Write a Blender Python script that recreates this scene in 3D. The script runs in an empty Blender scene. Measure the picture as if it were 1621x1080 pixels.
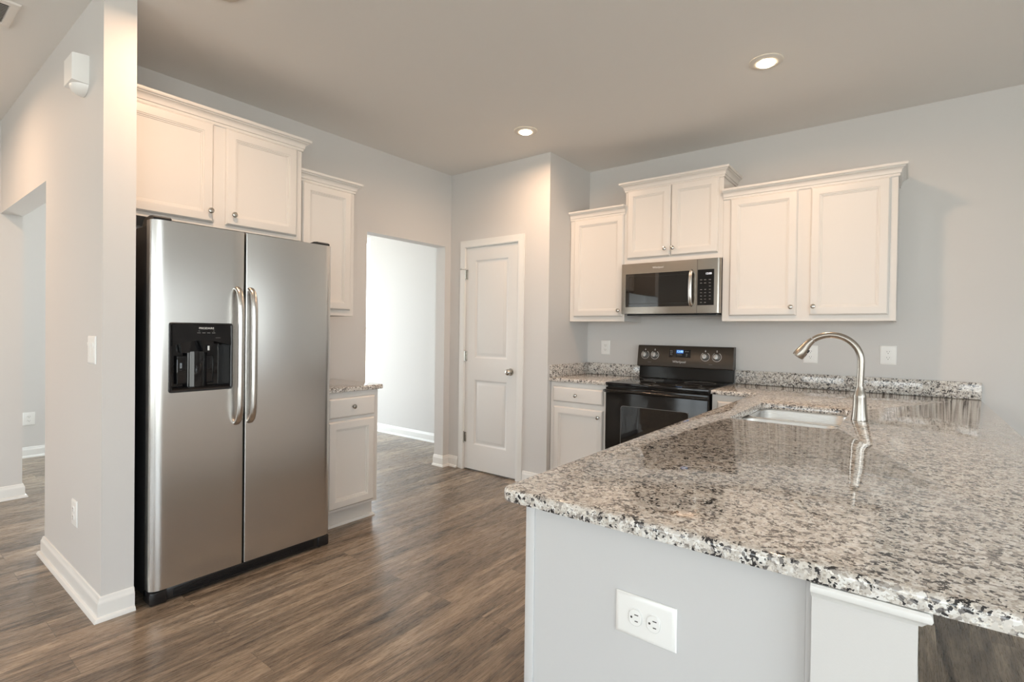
import bpy, bmesh, math, random
from mathutils import Vector, Matrix

sc = bpy.context.scene
COL = sc.collection
R = math.radians
random.seed(4)

# ------------------------------------------------------------------ camera
def make_camera():
    cd = bpy.data.cameras.new('camera')
    cam = bpy.data.objects.new('camera', cd)
    COL.objects.link(cam)
    ya, pi_, ro = 0.6568, -0.0096, 0.0132
    fw = Vector((-math.sin(ya)*math.cos(pi_), math.cos(ya)*math.cos(pi_), math.sin(pi_)))
    rt = Vector((math.cos(ya), math.sin(ya), 0))
    up = rt.cross(fw)
    r2 = rt*math.cos(ro) + up*math.sin(ro)
    u2 = up*math.cos(ro) - rt*math.sin(ro)
    m = Matrix((r2, u2, -fw)).transposed().to_4x4()
    m.translation = Vector((3.4871, -4.1879, 1.2864))
    cam.matrix_world = m
    cd.sensor_fit = 'HORIZONTAL'
    cd.sensor_width = 36.0
    cd.lens = 812.72/1621*36
    cd.shift_x = -1.89/1621
    cd.shift_y = -6.6/1621
    cd.clip_start = 0.02
    sc.camera = cam
make_camera()

# ------------------------------------------------------------------ view + world
sc.view_settings.view_transform = 'Standard'
sc.view_settings.look = 'None'
sc.view_settings.gamma = 1
sc.view_settings.use_curve_mapping = False
sc.view_settings.exposure = .95

SKY = 3.45          # brightness of the overcast sky outside
CAN_W = 5.7       # recessed lamps
def make_world():
    w = bpy.data.worlds.new('World'); sc.world = w
    w.use_nodes = True
    nt = w.node_tree; nt.nodes.clear()
    out = nt.nodes.new('ShaderNodeOutputWorld')
    bg = nt.nodes.new('ShaderNodeBackground'); bg.inputs['Strength'].default_value = SKY
    geo = nt.nodes.new('ShaderNodeTexCoord')
    sep = nt.nodes.new('ShaderNodeSeparateXYZ')
    ramp = nt.nodes.new('ShaderNodeValToRGB')
    mp = nt.nodes.new('ShaderNodeMapRange')
    mp.inputs['From Min'].default_value = -1; mp.inputs['From Max'].default_value = 1
    nt.links.new(geo.outputs['Generated'], sep.inputs[0])
    nt.links.new(sep.outputs['Z'], mp.inputs['Value'])
    nt.links.new(mp.outputs[0], ramp.inputs[0])
    e = ramp.color_ramp.elements
    e[0].position = 0.47; e[0].color = (.82, .84, .80, 1)
    e[1].position = 0.53; e[1].color = (.86, .95, 1.0, 1)
    n = e.new(1.0); n.color = (.72, .87, 1.0, 1)
    nt.links.new(ramp.outputs[0], bg.inputs['Color'])
    nt.links.new(bg.outputs[0], out.inputs[0])
make_world()

H = 2.77           # ceiling height
WIN = [  # daylight windows, the last two added for light: (axis, plane, a0, a1, z0, z1, inward sign, power)
    ('x', 6.6, -2.5, -1.5, 0.95, 1.95, -1),
    ('x', 6.6, -7.6, -3.3, 0.20, 2.50, -1),
    ('y', -8.5, 3.1, 5.7, 0.30, 2.25, 1),
    ('y', -8.5, 0.4, 2.5, 0.30, 2.35, 1),
    ('x', -3.3, -2.85, -0.25, 0.12, 2.50, 1),
    ('y', -5.15, -3.2, -1.98, 0.12, 2.50, 1),  # unseen, added to light the far hall wall head-on
    ('y', -0.05, -3.15, -2.05, 0.12, 2.50, -1),  # unseen, added to brighten the hall
]
def make_portals():
    for ax, pl, a0, a1, z0, z1, s in WIN:
        ld = bpy.data.lights.new('window_portal', 'AREA')
        ld.shape = 'RECTANGLE'; ld.size = a1-a0; ld.size_y = z1-z0
        ld.cycles.is_portal = True
        o = bpy.data.objects.new('window_portal', ld); COL.objects.link(o)
        d = Vector((s, 0, 0)) if ax == 'x' else Vector((0, s, 0))
        o.rotation_euler = d.to_track_quat('-Z', 'Z').to_euler()
        off = -s*0.06
        o.location = (pl+off, (a0+a1)/2, (z0+z1)/2) if ax == 'x' else ((a0+a1)/2, pl+off, (z0+z1)/2)
make_portals()
def make_hall_fill():   # fill lamps added outside two hall windows to brighten the hall
    for ax, pl, a0, a1, z0, z1, s in WIN:
        if not (pl in (-3.3, -5.15)): continue
        ld = bpy.data.lights.new('hall_fill', 'AREA')
        ld.shape = 'RECTANGLE'; ld.size = a1-a0; ld.size_y = z1-z0
        ld.energy = 14.0; ld.color = (.92, .97, 1.0)
        o = bpy.data.objects.new('hall_fill', ld); COL.objects.link(o)
        d = Vector((s, 0, 0)) if ax == 'x' else Vector((0, s, 0))
        o.rotation_euler = d.to_track_quat('-Z', 'Z').to_euler()
        off = -s*0.25
        o.location = (pl+off, (a0+a1)/2, (z0+z1)/2) if ax == 'x' else ((a0+a1)/2, pl+off, (z0+z1)/2)
make_hall_fill()

# ------------------------------------------------------------------ materials
MAT = {}
def new_mat(name):
    m = bpy.data.materials.new(name); m.use_nodes = True
    nt = m.node_tree
    return m, nt, nt.nodes['Principled BSDF']
def plain(name, col, rough=.5, metal=0, spec=.5, bump=0, bscale=200, coat=0, emit=None, estr=0):
    m, nt, b = new_mat(name)
    b.inputs['Base Color'].default_value = (*col, 1)
    b.inputs['Roughness'].default_value = rough
    b.inputs['Metallic'].default_value = metal
    b.inputs['Specular IOR Level'].default_value = spec
    if coat:
        b.inputs['Coat Weight'].default_value = coat
        b.inputs['Coat Roughness'].default_value = .05
    if emit:
        b.inputs['Emission Color'].default_value = (*emit, 1)
        b.inputs['Emission Strength'].default_value = estr
    if bump:
        tc = nt.nodes.new('ShaderNodeTexCoord')
        n = nt.nodes.new('ShaderNodeTexNoise'); n.inputs['Scale'].default_value = bscale; n.inputs['Detail'].default_value = 3
        bp = nt.nodes.new('ShaderNodeBump'); bp.inputs['Strength'].default_value = bump; bp.inputs['Distance'].default_value = .002
        nt.links.new(tc.outputs['Object'], n.inputs['Vector'])
        nt.links.new(n.outputs['Fac'], bp.inputs['Height'])
        nt.links.new(bp.outputs[0], b.inputs['Normal'])
    MAT[name] = m
    return m

plain('wall_paint', (.66, .65, .635), .6, bump=.08, bscale=350, spec=.3)
plain('ceiling_paint', (.80, .785, .76), .8, bump=.12, bscale=250, spec=.2)
plain('trim_white', (.80, .80, .78), .35)
plain('cabinet_white', (.74, .72, .69), .38)
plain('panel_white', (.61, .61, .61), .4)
plain('door_white', (.76, .75, .73), .4)
plain('plastic_white', (.86, .86, .84), .3)
plain('plastic_slot', (.05, .045, .04), .5)
plain('black_plastic', (.012, .012, .013), .25)
plain('black_gloss', (.008, .008, .009), .05)
plain('black_matte', (.015, .015, .016), .5)
plain('range_black', (.012, .011, .010), .12, spec=.35)
plain('range_panel', (.045, .036, .028), .28)
plain('dark_glass', (.012, .011, .010), .03, spec=.8)
plain('knob_nickel', (.55, .53, .49), .22, 1)
plain('faucet_nickel', (.40, .37, .33), .27, 1)
plain('handle_nickel', (.62, .60, .57), .25, 1)
plain('knob_silver', (.5, .5, .49), .3, .8)
plain('print_silver', (.75, .75, .73), .4)
plain('print_grey', (.17, .17, .165), .5)
plain('fridge_side', (.018, .018, .019), .35, bump=.3, bscale=500)
plain('lamp_trim', (.72, .68, .62), .5)
plain('vent_metal', (.78, .75, .71), .4)
plain('display_blue', (.01, .03, .1), .2, emit=(.03, .18, .7), estr=.4)
plain('digits_blue', (.5, .8, 1), .3, emit=(.45, .8, 1), estr=.6)
plain('digits_white', (.9, .95, 1), .3, emit=(.85, .92, 1), estr=.5)
plain('lamp_lens', (1, .9, .75), .4, emit=(1.0, .78, .50), estr=14)
plain('vent_shadow', (.22, .21, .20), .8)

def steel(name, col, rough, aniso, rot=0.0, streak=True, axis='Z'):
    m, nt, b = new_mat(name)
    b.inputs['Base Color'].default_value = (*col, 1)
    b.inputs['Metallic'].default_value = 1
    b.inputs['Roughness'].default_value = rough
    b.inputs['Anisotropic'].default_value = aniso
    b.inputs['Anisotropic Rotation'].default_value = rot
    tg = nt.nodes.new('ShaderNodeTangent'); tg.direction_type = 'RADIAL'; tg.axis = axis
    nt.links.new(tg.outputs[0], b.inputs['Tangent'])
    if streak:
        tc = nt.nodes.new('ShaderNodeTexCoord')
        mp = nt.nodes.new('ShaderNodeMapping')
        mp.inputs['Scale'].default_value = (900, 900, 3) if streak == 'v' else (3, 3, 900)
        n = nt.nodes.new('ShaderNodeTexNoise'); n.inputs['Scale'].default_value = 1; n.inputs['Detail'].default_value = 2
        mr = nt.nodes.new('ShaderNodeMapRange'); mr.inputs['To Min'].default_value = rough-.05; mr.inputs['To Max'].default_value = rough+.05
        nt.links.new(tc.outputs['Object'], mp.inputs[0]); nt.links.new(mp.outputs[0], n.inputs['Vector'])
        nt.links.new(n.outputs['Fac'], mr.inputs['Value']); nt.links.new(mr.outputs[0], b.inputs['Roughness'])
    MAT[name] = m
steel('fridge_steel', (.62, .61, .59), .27, .45, 0.0, '')
steel('micro_steel', (.40, .37, .33), .20, .55, 0.25, '')
steel('sink_steel', (.66, .65, .63), .28, .3, 0.0, 'h')

def glass_mat():
    m = bpy.data.materials.new('window_glass'); m.use_nodes = True
    nt = m.node_tree; nt.nodes.clear()
    out = nt.nodes.new('ShaderNodeOutputMaterial')
    t = nt.nodes.new('ShaderNodeBsdfTransparent'); g = nt.nodes.new('ShaderNodeBsdfGlossy')
    g.inputs['Roughness'].default_value = .02
    mx = nt.nodes.new('ShaderNodeMixShader'); mx.inputs[0].default_value = .06
    nt.links.new(t.outputs[0], mx.inputs[1]); nt.links.new(g.outputs[0], mx.inputs[2]); nt.links.new(mx.outputs[0], out.inputs[0])
    MAT['window_glass'] = m
glass_mat()

def granite_mat():
    m, nt, b = new_mat('granite')
    N = nt.nodes.new; L = nt.links.new
    tc = N('ShaderNodeTexCoord')
    def warp(vec, scale, amp, detail=2):
        nz = N('ShaderNodeTexNoise'); nz.inputs['Scale'].default_value = scale; nz.inputs['Detail'].default_value = detail
        L(tc.outputs['Object'], nz.inputs['Vector'])
        ad = N('ShaderNodeVectorMath'); ad.operation = 'MULTIPLY_ADD'; ad.inputs[1].default_value = (amp, amp, amp)
        L(nz.outputs['Color'], ad.inputs[0]); L(vec, ad.inputs[2]); return ad
    ad = warp(warp(tc.outputs['Object'], 55, .012).outputs[0], 230, .0075, 3)
    def vor(scale, vec):
        v = N('ShaderNodeTexVoronoi'); v.inputs['Scale'].default_value = scale; v.inputs['Randomness'].default_value = 1
        L(vec, v.inputs['Vector'])
        s = N('ShaderNodeSeparateColor'); L(v.outputs['Color'], s.inputs[0])
        return v, s
    def ramp(stops, inp, interp='CONSTANT'):
        r = N('ShaderNodeValToRGB'); r.color_ramp.interpolation = interp
        e = r.color_ramp.elements
        e[0].position, e[0].color = stops[0][0], (*stops[0][1], 1)
        e[1].position, e[1].color = stops[1][0], (*stops[1][1], 1)
        for p_, c in stops[2:]:
            n = e.new(p_); n.color = (*c, 1)
        L(inp, r.inputs[0]); return r
    v1, s1 = vor(120, ad.outputs[0])
    base = ramp([(0, (.76, .75, .72)), (.26, (.66, .63, .585)), (.52, (.54, .505, .46)), (.70, (.36, .335, .31)), (.80, (.60, .575, .54)), (.92, (.19, .18, .175))], s1.outputs[0])
    # large-scale clustering of dark grains
    n2 = N('ShaderNodeTexNoise'); n2.inputs['Scale'].default_value = 38; n2.inputs['Detail'].default_value = 4; n2.inputs['Roughness'].default_value = .6
    L(tc.outputs['Object'], n2.inputs['Vector'])
    v2, s2 = vor(175, ad.outputs[0])
    add = N('ShaderNodeMath'); add.operation = 'MULTIPLY_ADD'; add.inputs[1].default_value = .42
    L(s2.outputs[1], add.inputs[0]); L(n2.outputs['Fac'], add.inputs[2])
    dm = ramp([(0, (0, 0, 0)), (.86, (1, 1, 1))], add.outputs[0])
    m1 = N('ShaderNodeMix'); m1.data_type = 'RGBA'
    L(dm.outputs[0], m1.inputs['Factor']); L(base.outputs[0], m1.inputs['A']); m1.inputs['B'].default_value = (.035, .034, .036, 1)
    # fine grey/brown flecks
    v3, s3 = vor(330, tc.outputs['Object'])
    fl = ramp([(0, (1, 1, 1)), (.72, (.72, .69, .66)), (.9, (1.15, 1.13, 1.1))], s3.outputs[2])
    m2 = N('ShaderNodeMix'); m2.data_type = 'RGBA'; m2.blend_type = 'MULTIPLY'; m2.inputs['Factor'].default_value = 1
    L(m1.outputs['Result'], m2.inputs['A']); L(fl.outputs[0], m2.inputs['B'])
    L(m2.outputs['Result'], b.inputs['Base Color'])
    b.inputs['Roughness'].default_value = .045
    b.inputs['Specular IOR Level'].default_value = .55
    MAT['granite'] = m
granite_mat()

def floor_mat():
    m, nt, b = new_mat('plank_floor')
    N = nt.nodes.new; L = nt.links.new
    tc = N('ShaderNodeTexCoord')
    mp = N('ShaderNodeMapping'); mp.inputs['Rotation'].default_value = (0, 0, R(90))
    L(tc.outputs['Object'], mp.inputs[0])
    br = N('ShaderNodeTexBrick')
    br.inputs['Scale'].default_value = 1
    br.inputs['Brick Width'].default_value = 1.22; br.inputs['Row Height'].default_value = .18
    br.inputs['Mortar Size'].default_value = .0012; br.inputs['Mortar Smooth'].default_value = .1
    br.inputs['Color1'].default_value = (0, 0, 0, 1); br.inputs['Color2'].default_value = (1, 1, 1, 1); br.inputs['Mortar'].default_value = (.5, .5, .5, 1)
    br.offset = .37; br.offset_frequency = 2
    L(mp.outputs[0], br.inputs['Vector'])
    # per-plank shift of the grain
    sep = N('ShaderNodeSeparateColor'); L(br.outputs['Color'], sep.inputs[0])
    cmb = N('ShaderNodeCombineXYZ')
    mu = N('ShaderNodeMath'); mu.operation = 'MULTIPLY'; mu.inputs[1].default_value = 37
    L(sep.outputs[0], mu.inputs[0]); L(mu.outputs[0], cmb.inputs[2])
    ad = N('ShaderNodeVectorMath'); ad.operation = 'ADD'
    L(mp.outputs[0], ad.inputs[0]); L(cmb.outputs[0], ad.inputs[1])
    def grain(sx, sy, detail, rough, dist):
        g = N('ShaderNodeMapping'); g.inputs['Scale'].default_value = (sx, sy, 1)
        L(ad.outputs[0], g.inputs[0])
        n = N('ShaderNodeTexNoise'); n.inputs['Scale'].default_value = 1; n.inputs['Detail'].default_value = detail
        n.inputs['Roughness'].default_value = rough; n.inputs['Distortion'].default_value = dist
        L(g.outputs[0], n.inputs['Vector']); return n
    big = grain(1.3, 11, 8, .62, 1.3)
    fine = grain(14, 210, 8, .8, .8)
    mid = grain(3.0, 34, 7, .65, 1.8)
    r1 = N('ShaderNodeValToRGB'); e = r1.color_ramp.elements
    e[0].position = .38; e[0].color = (.048, .038, .030, 1)
    e[1].position = .63; e[1].color = (.47, .375, .275, 1)
    n = e.new(.50); n.color = (.205, .157, .113, 1)
    mixv = N('ShaderNodeMix'); mixv.inputs['Factor'].default_value = .38
    L(big.outputs['Fac'], mixv.inputs['A']); L(mid.outputs['Fac'], mixv.inputs['B'])
    mixw = N('ShaderNodeMix'); mixw.inputs['Factor'].default_value = .27
    L(mixv.outputs['Result'], mixw.inputs['A']); L(fine.outputs['Fac'], mixw.inputs['B'])
    L(mixw.outputs['Result'], r1.inputs[0])
    tone = N('ShaderNodeMapRange'); tone.inputs['To Min'].default_value = .76; tone.inputs['To Max'].default_value = 1.18
    L(sep.outputs[0], tone.inputs['Value'])
    mt = N('ShaderNodeMix'); mt.data_type = 'RGBA'; mt.blend_type = 'MULTIPLY'; mt.inputs['Factor'].default_value = 1
    L(r1.outputs[0], mt.inputs['A']); L(tone.outputs[0], mt.inputs['B'])
    # seams
    ms = N('ShaderNodeMix'); ms.data_type = 'RGBA'
    mf = N('ShaderNodeMath'); mf.operation = 'MULTIPLY'; mf.inputs[1].default_value = .55
    L(br.outputs['Fac'], mf.inputs[0]); L(mf.outputs[0], ms.inputs['Factor'])
    L(mt.outputs['Result'], ms.inputs['A']); ms.inputs['B'].default_value = (.05, .038, .03, 1)
    L(ms.outputs['Result'], b.inputs['Base Color'])
    rr = N('ShaderNodeMapRange'); rr.inputs['To Min'].default_value = .20; rr.inputs['To Max'].default_value = .36
    L(fine.outputs['Fac'], rr.inputs['Value']); L(rr.outputs[0], b.inputs['Roughness'])
    bp = N('ShaderNodeBump'); bp.inputs['Strength'].default_value = .06; bp.inputs['Distance'].default_value = .002
    L(fine.outputs['Fac'], bp.inputs['Height']); L(bp.outputs[0], b.inputs['Normal'])
    b.inputs['Specular IOR Level'].default_value = .62
    MAT['plank_floor'] = m
floor_mat()

# ------------------------------------------------------------------ mesh helpers
class MB:
    def __init__(s): s.bm = bmesh.new()
    def box(s, x0, x1, y0, y1, z0, z1, bev=0, seg=2):
        vs = [s.bm.verts.new((x, y, z)) for x in (x0, x1) for y in (y0, y1) for z in (z0, z1)]
        idx = [(0,1,3,2),(4,6,7,5),(0,4,5,1),(2,3,7,6),(0,2,6,4),(1,5,7,3)]
        fs = [s.bm.faces.new([vs[i] for i in f]) for f in idx]
        if bev:
            es = list({e for f in fs for e in f.edges})
            bmesh.ops.bevel(s.bm, geom=es, offset=bev, segments=seg, profile=.5, affect='EDGES')
        return s
    def loft(s, loops, cap0=True, cap1=True, closed=True):
        vl = [[s.bm.verts.new(p) for p in lp] for lp in loops]
        n = len(vl[0])
        for a, b in zip(vl, vl[1:]):
            for i in range(n if closed else n-1):
                j = (i+1) % n
                try: s.bm.faces.new((a[i], a[j], b[j], b[i]))
                except ValueError: pass
        if cap0: s.bm.faces.new(list(reversed(vl[0])))
        if cap1: s.bm.faces.new(vl[-1])
        return s
    def lathe(s, prof, o=(0,0,0), axis='z', seg=24, cap0=True, cap1=True):
        loops = []
        for r, h in prof:
            lp = []
            for i in range(seg):
                a = 2*math.pi*i/seg
                c, t = r*math.cos(a), r*math.sin(a)
                p = {'z': (c, t, h), 'y': (c, h, t), 'x': (h, c, t)}[axis]
                lp.append((p[0]+o[0], p[1]+o[1], p[2]+o[2]))
            loops.append(lp)
        return s.loft(loops, cap0, cap1)
    def tube(s, pts, rad, seg=16, ell=None, ref=(0,0,1)):
        pts = [Vector(p) for p in pts]
        loops = []
        for i, p in enumerate(pts):
            t = (pts[min(i+1, len(pts)-1)]-pts[max(i-1, 0)]).normalized()
            rf = Vector(ref)
            if abs(t.dot(rf)) > .98: rf = Vector((1, 0, 0)) if abs(t.x) < .9 else Vector((0, 1, 0))
            u = t.cross(rf).normalized(); v = u.cross(t)
            r = rad[i] if isinstance(rad, (list, tuple)) else rad
            ru, rv = (r*ell[0], r*ell[1]) if ell else (r, r)
            loops.append([p+u*ru*math.cos(2*math.pi*k/seg)+v*rv*math.sin(2*math.pi*k/seg) for k in range(seg)])
        return s.loft(loops)
    def prism(s, poly, axis, a, b):
        def P(p, h): return {'x': (h, p[0], p[1]), 'y': (p[0], h, p[1]), 'z': (p[0], p[1], h)}[axis]
        return s.loft([[P(p, a) for p in poly], [P(p, b) for p in poly]])
    def sweep(s, path, prof, closed=False, frame='floor'):
        """prof: (outward, height) closed outline swept along a 2D path; outward = right of travel. frame 'floor' maps (x,y,h); 'wall' maps path x,z on a wall facing -y"""
        n = len(path); pts = [Vector(p) for p in path]
        offs = []
        for i in range(n):
            d0 = (pts[i]-pts[i-1]).normalized() if (i > 0 or closed) else None
            d1 = (pts[(i+1) % n]-pts[i]).normalized() if (i < n-1 or closed) else None
            if d0 is None: d0 = d1
            if d1 is None: d1 = d0
            n0 = Vector((d0.y, -d0.x)); n1 = Vector((d1.y, -d1.x))
            m = (n0+n1); m = m/max(m.length_squared, 1e-6)*2 if m.length > 1e-4 else n0
            offs.append(m)
        loops = []
        for p, m in zip(pts, offs):
            lp = []
            for o, h in prof:
                q = p+m*o
                lp.append((q.x, q.y, h) if frame == 'floor' else (q.x, h, q.y))
            loops.append(lp)
        if closed: loops.append(loops[0]); return s.loft(loops, False, False)
        return s.loft(loops, True, True)
    def xform(s, M):
        bmesh.ops.transform(s.bm, matrix=M, verts=s.bm.verts); return s

def obj(name, mb, mat, parent=None, smooth=35):
    bm = mb.bm
    bmesh.ops.remove_doubles(bm, verts=bm.verts, dist=1e-6)
    bmesh.ops.recalc_face_normals(bm, faces=bm.faces)
    me = bpy.data.meshes.new(name); bm.to_mesh(me); bm.free()
    if smooth:
        for p in me.polygons: p.use_smooth = True
        me.set_sharp_from_angle(angle=R(smooth))
    me.materials.append(MAT[mat])
    o = bpy.data.objects.new(name, me); COL.objects.link(o)
    if parent: o.parent = parent
    return o
def thing(name, label, cat, loc=(0,0,0), rotz=0, group=None):
    o = bpy.data.objects.new(name, None); COL.objects.link(o)
    o.empty_display_size = .05
    o.location = loc; o.rotation_euler = (0, 0, R(rotz))
    o['label'] = label; o['category'] = cat
    if group: o['group'] = group
    return o
def tag(o, label, cat, group=None):
    o['label'] = label; o['category'] = cat
    if group: o['group'] = group
    return o
def struct(name, mb, mat, parent=None, smooth=35):
    o = obj(name, mb, mat, parent, smooth)
    o['kind'] = 'structure'
    return o
def dup(root, loc, rotz, label, group=None):
    r = root.copy(); COL.objects.link(r); r.location = loc; r.rotation_euler = (0, 0, R(rotz)); r['label'] = label
    if group: r['group'] = group
    for ch in list(root.children):
        c = ch.copy(); COL.objects.link(c); c.parent = r
        for g in list(ch.children):
            d = g.copy(); COL.objects.link(d); d.parent = c
    return r
def text(name, s, size, loc, mat, parent, rx=90, rz=0, depth=.0006, sx=1.0):
    """lettering facing local -y (rx=90)"""
    cu = bpy.data.curves.new(name, 'FONT'); cu.body = s; cu.size = size
    cu.align_x = 'CENTER'; cu.align_y = 'CENTER'; cu.extrude = depth/2
    t = bpy.data.objects.new(name+'_curve', cu); COL.objects.link(t)
    bpy.context.view_layer.update()
    me = bpy.data.meshes.new_from_object(t.evaluated_get(bpy.context.evaluated_depsgraph_get()))
    bpy.data.objects.remove(t); bpy.data.curves.remove(cu)
    me.name = name
    me.transform(Matrix.Translation(Vector(loc)) @ Matrix.Rotation(R(rz), 4, 'Z') @ Matrix.Rotation(R(rx), 4, 'X') @ Matrix.Scale(sx, 4, (1, 0, 0)))
    me.materials.clear(); me.materials.append(MAT[mat])
    o = bpy.data.objects.new(name, me); COL.objects.link(o); o.parent = parent
    return o
def arc(cx, cy, r, a0, a1, n):
    return [(cx+r*math.cos(R(a0+(a1-a0)*i/n)), cy+r*math.sin(R(a0+(a1-a0)*i/n))) for i in range(n+1)]
def rrect(x0, x1, y0, y1, r, n=4):
    return arc(x1-r, y0+r, r, -90, 0, n)+arc(x1-r, y1-r, r, 0, 90, n)+arc(x0+r, y1-r, r, 90, 180, n)+arc(x0+r, y0+r, r, 180, 270, n)
def offset_poly(poly, d):
    """inward offset of a CCW polygon"""
    n = len(poly); out = []
    P = [Vector(p) for p in poly]
    for i in range(n):
        d0 = (P[i]-P[i-1]).normalized(); d1 = (P[(i+1) % n]-P[i]).normalized()
        n0 = Vector((-d0.y, d0.x)); n1 = Vector((-d1.y, d1.x)); m = n0+n1
        m = m/m.length_squared*2
        q = P[i]+m*d; out.append((q.x, q.y))
    return out

# ------------------------------------------------------------------ the setting
def wall_pieces(mb, axis, p0, p1, a0, a1, openings, top=H):
    """wall along 'axis' ('x' or 'y'), thickness p0..p1, from a0 to a1, with openings (b0,b1,z0,z1)"""
    def bx(b0, b1, z0, z1):
        if b1-b0 < 1e-4 or z1-z0 < 1e-4: return
        if axis == 'x': mb.box(b0, b1, p0, p1, z0, z1)
        else: mb.box(p0, p1, b0, b1, z0, z1)
    cur = a0
    for b0, b1, z0, z1 in sorted(openings):
        bx(cur, b0, 0, top); bx(b0, b1, 0, z0); bx(b0, b1, z1, top); cur = b1
    bx(cur, a1, 0, top)
    return mb

PY, PX = -.66, 1.13
WY, WY2 = -3.509, -3.388
struct('floor', MB().box(-4.2, 6.8, -8.7, .3, -.1, 0), 'plank_floor')
struct('ceiling', MB().box(-4.2, 6.8, -8.7, .3, H, H+.1), 'ceiling_paint')
def ops(ax, pl): return [(w[2], w[3], w[4], w[5]) for w in WIN if w[0] == ax and abs(w[1]-pl) < 1e-6]
struct('wall_range_side', wall_pieces(MB(), 'x', 0, .15, 1.03, 6.75, []), 'wall_paint')
struct('wall_right', wall_pieces(MB(), 'y', 6.6, 6.75, -8.65, 0, ops('x', 6.6)), 'wall_paint')
struct('wall_back', wall_pieces(MB(), 'x', -8.65, -8.5, -1.88, 6.6, ops('y', -8.5)), 'wall_paint')
struct('wall_left', wall_pieces(MB(), 'y', -1.88, -1.755, -8.5, WY2, []), 'wall_paint')
struct('wall_wing', wall_pieces(MB(), 'x', WY, WY2, -1.755, .70, [(-1.7549, -.352, 0, 2.098)]), 'wall_paint')
struct('wall_fridge_side', wall_pieces(MB(), 'y', -.12, 0, WY2, PY, [(-1.6194, -.736, 0, 2.084)]), 'wall_paint')
m = wall_pieces(MB(), 'x', PY, PY+.1, -.12, PX, [(.196, .818, 0, 2.068)])
m.box(PX-.1, PX, PY+.1, .15, 0, H); m.box(-.12, PX-.1, 0, .15, 0, H)
struct('wall_pantry', m, 'wall_paint')
struct('wall_hall_far', wall_pieces(MB(), 'x', -.05, .1, -3.45, -.12, ops('y', -.05)), 'wall_paint')
struct('wall_hall_left', wall_pieces(MB(), 'y', -3.45, -3.3, -5.3, -.05, ops('x', -3.3)), 'wall_paint')
struct('wall_hall_near', wall_pieces(MB(), 'x', -5.3, -5.15, -3.3, -1.88, ops('y', -5.15)), 'wall_paint')

def window(i, ax, pl, a0, a1, z0, z1, s):
    f = MB()
    w = .06; mid = (a0+a1)/2
    d0, d1 = (-.10, -.03)
    def bx(b0, b1, c0, c1):
        lo, hi = sorted((pl+d0*s, pl+d1*s))
        if ax == 'x': f.box(lo, hi, b0, b1, c0, c1)
        else: f.box(b0, b1, lo, hi, c0, c1)
    bx(a0, a0+w, z0, z1); bx(a1-w, a1, z0, z1); bx(a0+w, a1-w, z0, z0+w); bx(a0+w, a1-w, z1-w, z1)
    bx(mid-.035, mid+.035, z0+w, z1-w)
    zz = (z0+z1)/2
    bx(a0+w, mid-.035, zz-.02, zz+.02); bx(mid+.035, a1-w, zz-.02, zz+.02)
    o = struct('window_%d' % i, f, 'trim_white')
    g = MB(); c = pl-.065*s
    if ax == 'x': g.box(c-.003, c+.003, a0+w, a1-w, z0+w, z1-w)
    else: g.box(a0+w, a1-w, c-.003, c+.003, z0+w, z1-w)
    obj('pane', g, 'window_glass', o, smooth=0)
for i, w in enumerate(WIN): window(i+1, *w)

BASE = [(0, 0), (.030, 0), (.030, .004), (.024, .016), (.0145, .020), (.0145, .072), (.0135, .080), (.010, .084), (.009, .092), (.006, .100), (0, .102)]
def baseboard(side, path): struct('baseboard_'+side, MB().sweep(path, BASE), 'trim_white')
# travel keeps the room on the right-hand side
baseboard('wing', [(-.352, WY2), (-.352, WY), (.70, WY), (.70, WY2)][::-1][::-1])
baseboard('left', [(-1.755, -8.5), (-1.755, WY2), (-1.88, WY2)])
baseboard('hall_left', [(-3.3, -5.15), (-3.3, -.05)])
baseboard('hall_far', [(-3.3, -.05), (-.12, -.05)])
baseboard('doorway', [(-.12, -.736), (0, -.736), (0, PY), (.127, PY)])
baseboard('pantry', [(.888, PY), (PX, PY), (PX, -.62)])
baseboard('fridge_side', [(0, -1.95), (0, -1.6194), (-.12, -1.6194)])
baseboard('range_side', [(3.515, 0), (6.6, 0)])
baseboard('right', [(6.6, 0), (6.6, -8.5)])

# pantry door casing and door
CAS = [(0, 0), (0, -.012), (.012, -.017), (.040, -.012), (.052, -.010), (.062, -.010), (.062, 0)]
cas = [(-(o), h) for o, h in CAS]
cm = MB().sweep([(.197, 0), (.197, 2.066), (.817, 2.066), (.817, 0)], [(-o, PY+h) for o, h in CAS], frame='wall')
cm.box(.196, .2005, PY, PY+.1, 0, 2.064); cm.box(.8135, .818, PY, PY+.1, 0, 2.064); cm.box(.2005, .8135, PY, PY+.1, 2.0605, 2.067)
struct('trim_1', cm, 'trim_white')

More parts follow.
